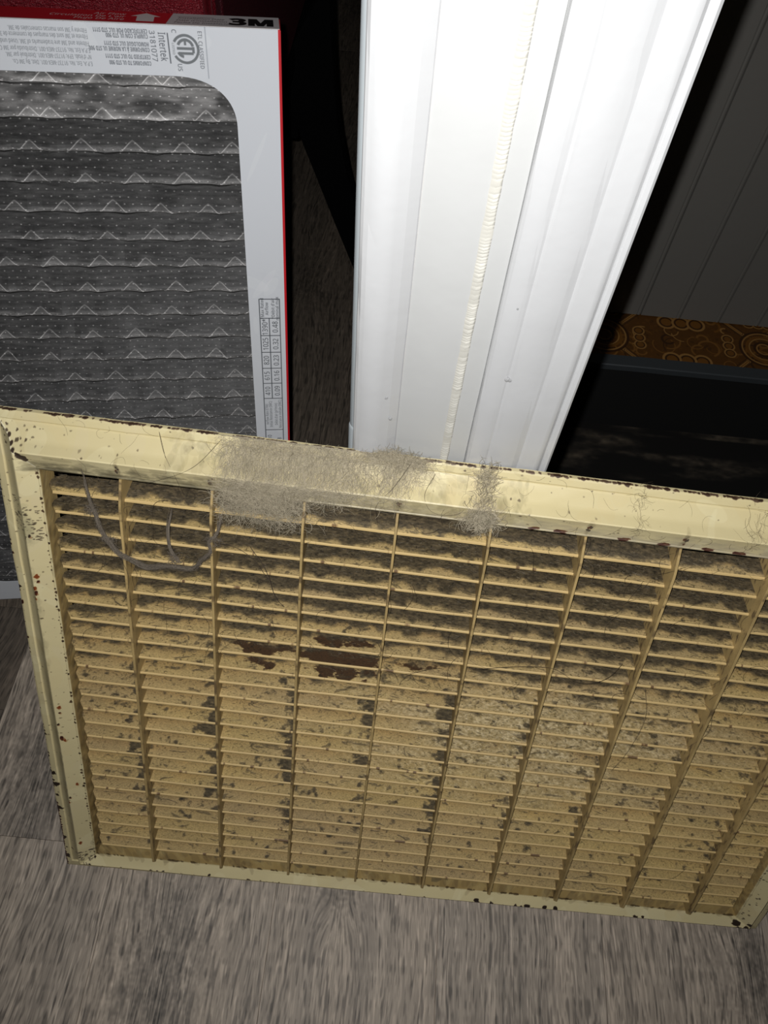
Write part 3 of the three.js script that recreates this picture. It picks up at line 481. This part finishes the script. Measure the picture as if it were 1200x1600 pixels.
// grime of the louvres: one strip of the sheet for each row, front edge to back edge
const SW = 2048, SH = 64, sun = (x, a) => Math.exp(-x * x / (a * a));
const slatTex = dataTex(SW, rows * SH, (x, y, c) => {
  const row = Math.floor(y / SH), t = (y % SH) / SH, u = x / SW * 0.66, k = rows - 1 - row;      // row counted from the top, t = 0 front
  const q = k / (rows - 1), col = (u / SP) % 1;
  let R = 176, G = 152, B = 103;
  const tone = fbm(u * 40, k * 3.1 + t, 3) - 0.5, big = fbm(u * 9 + 3, k * 0.45 + 11, 3) - 0.5, tip = sst(0.0, 0.25, q);
  const clean = 1 + 0.16 * tone + 0.14 * big; R *= clean; G *= clean; B *= clean * (1 - 0.15 * big);
  const film = sst(0.15, 1.0, t + 0.35 * tone) * 0.22; R *= 1 - film * 0.7; G *= 1 - film; B *= 1 - film * 1.35;
  // paler crazed paint in the middle and right
  const craze = sun(u - 0.40, 0.17) * sun(q - 0.50, 0.20) * sst(0.25, 0.6, fbm(u * 22, k * 1.7, 2)) * sst(0.02, 0.2, t);
  if (craze > 0.03) { const cr = fbm(u * 420, k * 40 + t * 10, 2), m = Math.min(1, craze * 0.9), w = 110 * (cr - 0.5); R = lerp(R, 178 + w, m); G = lerp(G, 160 + w, m); B = lerp(B, 120 + w, m); }
  // bare brown metal
  const bare = sun(u - 0.232, 0.030) * sun(k - 8.2, 1.5) * 1.25 + sun(u - 0.165, 0.025) * sun(k - 8.2, 1.2) * 0.9 + sun(u - 0.30, 0.03) * sun(k - 7.6, 1.0) * 0.55;
  const bn = bare * (0.15 + 1.65 * fbm(u * 110, k * 5 + t * 3.2, 5)) * (1.2 - 0.6 * Math.abs(t - 0.45) * 2);
  if (bn > 0.5) { const m = sst(0.5, 0.6, bn); R = lerp(R, 66, m); G = lerp(G, 46, m); B = lerp(B, 26, m); }
  // felt of dust lying from the back edge forward; deep at the top, thin below
  const amount = lerp(0.80, 0.20, sst(0.10, 0.50, q + 0.16 * big));
  const edge = 1 - amount + 0.85 * (fbm(u * 95, k * 7.7 + t * 1.7, 5) - 0.5);
  let dust = sst(edge - 0.10, edge + 0.22, t) * lerp(0.95, 0.8, q);
  // smudges near the right-hand end of each louvre and stray spots
  const smu = sst(0.66, 0.98, col) * sst(0.28, 0.40, q) * sst(0.95, 0.75, q) * (0.25 + 0.75 * Math.max(sun(u - 0.14, 0.16), sun(u - 0.33, 0.03)));
  const sn = fbm(u * 120 + 40, k * 2.3 + t * 2.4, 5) + 0.34 * smu; dust = Math.max(dust, sst(0.66, 0.84, sn) * 0.9);
  const wisp = fbm(u * 160 + 6 * vnoise(u * 50, k * 3 + t * 2), k * 11 + t * 4.5, 4); dust = Math.max(dust, sst(0.67, 0.80, wisp + 0.05 * sst(0.7, 0, q)) * 0.55);
  const fz = fbm(u * 330, k * 13 + t * 12, 3), dk = 0.45 + 0.95 * fz;
  R = lerp(R, 78 * dk, dust); G = lerp(G, 68 * dk, dust); B = lerp(B, 50 * dk, dust);
  const grit = 0.90 + 0.20 * vnoise(u * 1150, k * 61 + t * 26), pit = sst(0.80, 0.90, vnoise(u * 640 + 7, k * 47 + t * 15)) * (0.34 - 0.16 * q); R *= grit * (1 - pit); G *= grit * (1 - pit); B *= grit * (1 - pit * 1.1);
  if (t < 0.05) { const w = sst(0.76, 0.86, fbm(u * 150, k * 9, 3)); R = lerp(204, 110, w); G = lerp(176, 84, w); B = lerp(120, 54, w); }
  c[0] = R; c[1] = G; c[2] = B;
});
slatTex.wrapS = slatTex.wrapT = THREE.ClampToEdgeWrapping;
const slatPaint = std({ map: slatTex, roughness: 0.6, bumpMap: slatTex, bumpScale: 0.0005 });
const bladeTex = dataTex(256, 1024, (x, y, c) => { const n = fbm(x / 30, y / 40, 4), s = fbm(x / 8, y / 22, 4); let k = 0.86 + 0.25 * (n - 0.5); let R = 196 * k, G = 168 * k, B = 112 * k; const m = sst(0.56, 0.78, s) * 0.75; R = lerp(R, 84, m); G = lerp(G, 68, m); B = lerp(B, 48, m); c[0] = R; c[1] = G; c[2] = B; });
const bladePaint = std({ map: bladeTex, roughness: 0.5 });
const nF = -0.0030, nB = -0.0200, tilt = 0.182;
{
  const r = rng(404), edges = [uL]; for (let k = 1; k < 10; k++) edges.push(k * SP); edges.push(uR);
  for (let i = 0; i < rows; i++) for (let kcol = 0; kcol < 10; kcol++) {
    const a = edges[kcol] + 0.0008, b = edges[kcol + 1] - 0.0008, v = v0S - i * pitchS + (r() - 0.5) * 0.0006, sk = (r() - 0.5) * 0.0007, tl = (i === 0 ? 0.31 : tilt) * (0.9 + 0.2 * r()), sag = (r() - 0.5) * 0.0006;
    const cl = kcol === 0 ? 0.0052 : 0.0, cr = kcol === 9 ? 0.0052 : 0.0;
    const section = (u, f0, b0) => { const s = (u - a) / (b - a) - 0.5, vv = v + sk * s * 2 + sag * (0.25 - s * s) * 4, at = (n, up) => V(u, vv + (nF - n) * tl + up, n); const n0 = lerp(nF, nB, f0), n1 = lerp(nF, nB, b0); return [at(n0 - 0.0006, 0), at(n0, -0.0004), at(n0, -0.0016), at(n0 - 0.0008, -0.0018), at(n0 - 0.0011, -0.0010), at(n1, -0.0009), at(n1, 0)]; };
    const rings = [];
    if (cl) rings.push(section(a, 0.38, 0.66), section(a + cl, 0, 0.95)); else rings.push(section(a, 0, 1));
    rings.push(section(lerp(a, b, 0.5), 0, 1));
    if (cr) rings.push(section(b - cr, 0, 0.95), section(b, 0.38, 0.66)); else rings.push(section(b, 0, 1));
    const row = rows - 1 - i;
    const g = loft(rings, { crease: 0.5, warp: twist, uv: (p) => [p.x / 0.66, (row + Math.min(0.97, Math.max(0.02, (nF - p.z) / (nF - nB)))) / rows] });
    mesh('louvre', g, slatPaint, gr);
  }
  const prof = [[0.0022, -0.021], [0.0022, 0.0010], [0.008, 0.0054], [0.0145, 0.0057], [0.4075, 0.0057], [0.412, 0.0050], [0.4295, -0.0003], [0.4295, -0.021]];
  for (let k = 1; k < 10; k++) {
    const u = k * SP, w = 0.00095, rings = [-w, -w * 0.75, w * 0.75, w].map((o, j) => prof.map(([v, n], q) => V(u + o, v, n - ((j === 0 || j === 3) && q > 0 && q < 7 ? 0.0003 : 0))));
    mesh('blade', loft(rings, { crease: 0.4, warp: twist, uv: (p) => [p.z * 12 + k * 0.31, p.y * 2.4 + k * 0.17] }), bladePaint, gr);
  }
}

// ---------------------------------------------------------------- dust, lint, hairs
const toW = (u, v, n) => V(u, v, n + twist(u, v)).applyMatrix4(gr.matrixWorld);
gr.updateMatrixWorld(true);
const railN = (d) => { const q = [[-0.03, 0.001], [0, 0.0004], [0.003, 0.0004], [0.0146, 0.0058], [0.0156, 0.0054], [0.0168, 0.0034], [0.0186, -0.0008], [0.0210, -0.0044], [0.0248, -0.0080], [0.029, -0.0108], [0.0318, -0.0110], [0.0362, -0.0115], [0.0382, -0.0125], [0.06, -0.0125]]; for (let i = 1; i < q.length; i++) if (d < q[i][0]) return lerp(q[i - 1][1], q[i][1], (d - q[i - 1][0]) / (q[i][0] - q[i - 1][0])); return -0.0125; };
const dustMat = (r, g, b) => std({ color: new THREE.Color().setRGB(r, g, b), roughness: 1, vertexColors: true });
const lintMat = dustMat(0.41, 0.355, 0.25), fluffMat = dustMat(0.17, 0.14, 0.095), hairMat = dustMat(0.07, 0.05, 0.032);
function curl(r, p0, len, segs, wild, flat) {                          // a fibre in grille coordinates wandering from p0
  const pts = [], p = p0.clone(); let a = r() * 6.283, e = (r() - 0.5) * flat, da = (r() - 0.5) * wild;
  for (let i = 0; i <= segs; i++) { pts.push(p.clone()); p.x += Math.cos(a) * Math.cos(e) * len / segs; p.y += Math.sin(a) * Math.cos(e) * len / segs; p.z += Math.sin(e) * len / segs; a += da + (r() - 0.5) * wild * 0.6; e = (e + (r() - 0.5) * flat) * 0.8; }
  return pts;
}
// fuzz standing on the louvres: a part of the grille nobody could count
{
  const r = rng(909), list = [];
  for (let i = 0; i < 15000; i++) {
    const k = Math.floor(Math.pow(r(), 1.9) * 20), u = lerp(uL + 0.003, uR - 0.003, r()), t = 1 - Math.pow(r(), 1.1) * lerp(0.75, 0.35, k / 20), q = k / 25;
    if (r() < sst(0.25, 0.7, q) * 0.8) continue;
    if (Math.abs(u / SP - Math.round(u / SP)) < 0.03) continue;
    const n = lerp(nF, nB, t), v = v0S - k * pitchS + (nF - n) * tilt + 0.0002 + r() * 0.0012;
    const pts = curl(r, V(u, v, n), 0.0018 + r() * r() * 0.007, 4, 1.6, 1.2).map((p) => V(p.x, Math.max(v0S - k * pitchS + (nF - p.z) * tilt + 0.0002, v + (p.y - v) * 0.35), Math.max(nB - 0.001, Math.min(nF + 0.001, p.z + (p.y - v) * 0.9))));
    list.push({ p: pts.map((p) => V(p.x, p.y, p.z + twist(p.x, p.y))), r: 0.00006 + r() * 0.00008 });
  }
  const m = mesh('dust_fuzz', fibres(list), fluffMat, gr); m.userData.kind = 'stuff'; m.userData.label = 'grey-brown fuzz on the louvres';
}
function lintObject(name, label, list, mat, category) { const o = mesh(name, fibres(list.map((f) => ({ p: f.p.map((p) => toW(p.x, p.y, p.z)), r: f.r }))), mat); tag(o, label, category); o.userData.kind = 'stuff'; return o; }
{ // the big mat over the top rail
  const r = rng(21), list = [];
  let tries = 0;
  while (list.length < 8000 && tries++ < 90000) {
    const u = lerp(0.135, 0.29, r()), v = lerp(0.408, 0.4672, r()), d = v - vT;
    const top = sst(0.148, 0.165, u + 0.006 * (fbm(v * 90, 1, 2) - 0.5)) * sst(0.278, 0.252, u - (d - 0.02) * 0.9) * sst(-0.004, 0.012, d - Math.max(0, (u - 0.20)) * 0.20);
    const lower = sst(0.128, 0.150, u) * sst(0.206, 0.186, u) * sst(-0.024, -0.004, d) * 0.9;
    const dens = Math.max(top * 1.5 * sst(0.30, 0.62, fbm(u * 70, v * 70, 3) + 0.12 * sst(0.012, 0.03, d)), lower * (0.4 + fbm(u * 90 + 9, v * 90, 2)));
    if (r() > dens) continue;
    const base = railN(d), hgt = 0.0003 + r() * r() * (d < 0.003 ? 0.006 : 0.0016);
    const pts = curl(r, V(u, v, base + hgt), 0.006 + r() * 0.014, 6, 1.1, 0.5).map((p) => V(p.x, Math.min(p.y, 0.4685), Math.max(railN(p.y - vT) + 0.0002, base + hgt * 0.9 + (railN(p.y - vT) - base) * 0.8 + (p.z - base - hgt) * 0.4)));
    list.push({ p: pts, r: 0.00004 + r() * 0.00006 });
  }
  for (let i = 0; i < 900; i++) { const t = r(), u = lerp(0.240, 0.278, t), v = 0.4655 + r() * 0.0070 * Math.sin(Math.PI * Math.min(1, t * 1.1)); list.push({ p: curl(r, V(u, v, -0.0115 + r() * 0.003), 0.004 + r() * 0.007, 6, 2.2, 0.6), r: 0.00004 + r() * 0.00006 }); }
  for (let i = 0; i < 700; i++) { const u = lerp(0.15, 0.26, r()); list.push({ p: curl(r, V(u, 0.4655 + r() * 0.0015, -0.0118 + r() * 0.001), 0.003 + r() * 0.004, 5, 2.4, 0.5), r: 0.00004 + r() * 0.00005 }); }
  lintObject('lint_mat', 'thick mat of pale grey lint spread over the grille top rail below the filter table', list, lintMat, 'lint');
}
{ // smaller tuft further right, and dust threads hanging down the rail
  const r = rng(22), list = [];
  for (let i = 0; i < 1500; i++) { const t = r(), v = lerp(0.428, 0.468, t), u = 0.321 + (r() + r() - 1) * lerp(0.016, 0.007, sst(0.1, 0.5, t)); if (t > 0.4 && r() < 0.55) continue; const b = railN(v - vT); list.push({ p: curl(r, V(u, v, b + 0.0004 + r() * r() * 0.004), 0.004 + r() * 0.009, 5, 1.3, 0.5).map((p) => V(p.x, p.y, Math.max(p.z, railN(p.y - vT) + 0.0002))), r: 0.00007 + r() * 0.00007 }); }
  lintObject('lint_tuft', 'small grey lint tuft clinging to the top rail right of the big lint mat', list, lintMat, 'lint');
}
{
  const r = rng(23), list = [], path = [V(0.040, 0.437, 0.003), V(0.0441, 0.410, 0.004), V(0.0533, 0.384, 0.005), V(0.064, 0.370, 0.0065), V(0.0828, 0.363, 0.006), V(0.1118, 0.364, 0.005), V(0.129, 0.378, 0.0068), V(0.1331, 0.393, 0.0075), V(0.138, 0.412, 0.003)], cv = new THREE.CatmullRomCurve3(path);
  for (let i = 0; i < 620; i++) { const t0 = r() * 0.9, t1 = Math.min(1, t0 + 0.05 + r() * 0.16), w = (0.0006 + 0.0024 * Math.pow(fbm((t0 + t1) * 9, 2, 2), 1.5)) * 1.3 * Math.pow(Math.sin(Math.PI * (t0 + t1) / 2), 0.7), ox = (r() + r() - 1) * w, oy = (r() + r() - 1) * w, oz = (r() - 0.3) * w, fx = (r() - 0.5) * 0.006 * r(), fy = (r() - 0.5) * 0.006 * r(), pts = []; for (let j = 0; j <= 7; j++) { const tt = lerp(t0, t1, j / 7), p = cv.getPoint(tt), wg = 0.0075 * (fbm(tt * 14, 4, 3) - 0.5), e = Math.pow(j / 7, 2); pts.push(V(p.x + ox + wg + fx * e + 0.0009 * (r() - 0.5), p.y + oy - wg + fy * e + 0.0009 * (r() - 0.5), p.z + oz)); } list.push({ p: pts, r: 0.00004 + r() * 0.00006 }); }
  for (let i = 0; i < 320; i++) { const c0 = [[0.0445, 0.405], [0.056, 0.381], [0.1331, 0.392], [0.104, 0.372]][i % 4]; list.push({ p: curl(r, V(c0[0] + (r() - 0.5) * 0.006, c0[1] + (r() - 0.5) * 0.006, 0.004 + r() * 0.003), 0.006, 5, 1.8, 0.8), r: 0.00006 + r() * 0.00005 }); }
  const t2 = new THREE.CatmullRomCurve3([V(0.1022, 0.413, 0.001), V(0.0994, 0.395, 0.003), V(0.101, 0.378, 0.004), V(0.108, 0.368, 0.005)]);
  for (let i = 0; i < 160; i++) { const t0 = r() * 0.7, t1 = t0 + 0.3, ox = (r() - 0.5) * 0.0024, oy = (r() - 0.5) * 0.002, pts = []; for (let j = 0; j <= 5; j++) { const p = t2.getPoint(lerp(t0, t1, j / 5)); pts.push(V(p.x + ox, p.y + oy, p.z)); } list.push({ p: pts, r: 0.00006 + r() * 0.00005 }); }
  lintObject('lint_strand', 'long grey lint strand looped across the upper left louvres', list, dustMat(0.17, 0.14, 0.105), 'lint');
}
{ // loose hairs
  const r = rng(24), list = [];
  const hair = (pts, rad = 0.00011) => { const cv = new THREE.CatmullRomCurve3(pts.map(([u, v, n]) => V(u, v, n))); list.push({ p: cv.getPoints(26), r: rad }); };
  hair([[0.1598, 0.392, 0.0065], [0.172, 0.372, 0.0065], [0.180, 0.3476, 0.0065], [0.186, 0.338, 0.004]], 0.00026); hair([[0.1331, 0.392, 0.0076], [0.150, 0.389, 0.0065], [0.163, 0.380, 0.0065], [0.174, 0.362, 0.005]], 0.00022);
  hair([[0.062, 0.37, 0.0065], [0.068, 0.352, 0.0062], [0.066, 0.335, 0.0062], [0.060, 0.322, 0.002]], 0.00016);
  hair([[0.1, 0.452, 0.001], [0.093, 0.466, -0.010], [0.098, 0.455, -0.002], [0.108, 0.440, 0.0055], [0.112, 0.425, 0.002]]); hair([[0.085, 0.430, 0.002], [0.120, 0.45, 0.006], [0.137, 0.466, -0.010]]);
  hair([[0.286, 0.462, -0.006], [0.280, 0.450, 0.005], [0.287, 0.437, 0.004], [0.305, 0.439, 0.005], [0.312, 0.452, 0.004]]); hair([[0.27, 0.468, -0.010], [0.258, 0.452, 0.004], [0.248, 0.436, 0.004], [0.25, 0.42, 0.002]]);
  hair([[0.335, 0.300, 0.006], [0.372, 0.310, 0.007], [0.396, 0.312, 0.0075], [0.420, 0.298, 0.005], [0.437, 0.306, 0.006], [0.447, 0.322, 0.004]], 0.00018);
  hair([[0.47, 0.30, 0.004], [0.478, 0.27, 0.005], [0.474, 0.23, 0.006], [0.468, 0.20, 0.003]], 0.00012); hair([[0.505, 0.30, 0.003], [0.525, 0.285, 0.005], [0.53, 0.262, 0.006], [0.522, 0.24, 0.003]], 0.00012);
  hair([[0.62, 0.33, 0.003], [0.612, 0.315, 0.004], [0.627, 0.30, 0.004], [0.64, 0.315, 0.004]], 0.00012); hair([[0.57, 0.075, 0.001], [0.56, 0.06, 0.003], [0.54, 0.052, 0.001]]);
  for (let i = 0; i < 150; i++) { const u = lerp(0.02, 0.63, r()), v = lerp(0.27, 0.425, r()); list.push({ p: curl(r, V(u, v, 0.0005 + r() * 0.003), 0.012 + r() * 0.022, 9, 0.7, 0.3), r: 0.00006 + r() * 0.00006 }); }
  for (let i = 0; i < 110; i++) { const u = lerp(0.02, 0.63, r()), v = vT + r() * 0.036; list.push({ p: curl(r, V(u, v, 0.001), 0.004 + r() * 0.014, 7, 0.9, 0.2).map((p) => V(p.x, p.y, railN(p.y - vT) + 0.0003)), r: 0.00005 + r() * 0.00005 }); }
  for (const u of [0.427, 0.51]) for (let i = 0; i < 60; i++) { const t = r(); list.push({ p: curl(r, V(u + (r() - 0.5) * 0.005 + (u > 0.5 ? (0.5 - t) * -0.016 : 0), lerp(0.437, 0.468, t), 0), 0.004 + r() * 0.005, 5, 1.0, 0.2).map((p) => V(p.x, p.y, railN(p.y - vT) + 0.0003 + r() * 0.0005)), r: 0.00006 }); }
  lintObject('loose_hairs', 'fine dark hairs and threads strewn over the grille', list, hairMat, 'hair');
}

renderer.render(scene, camera);
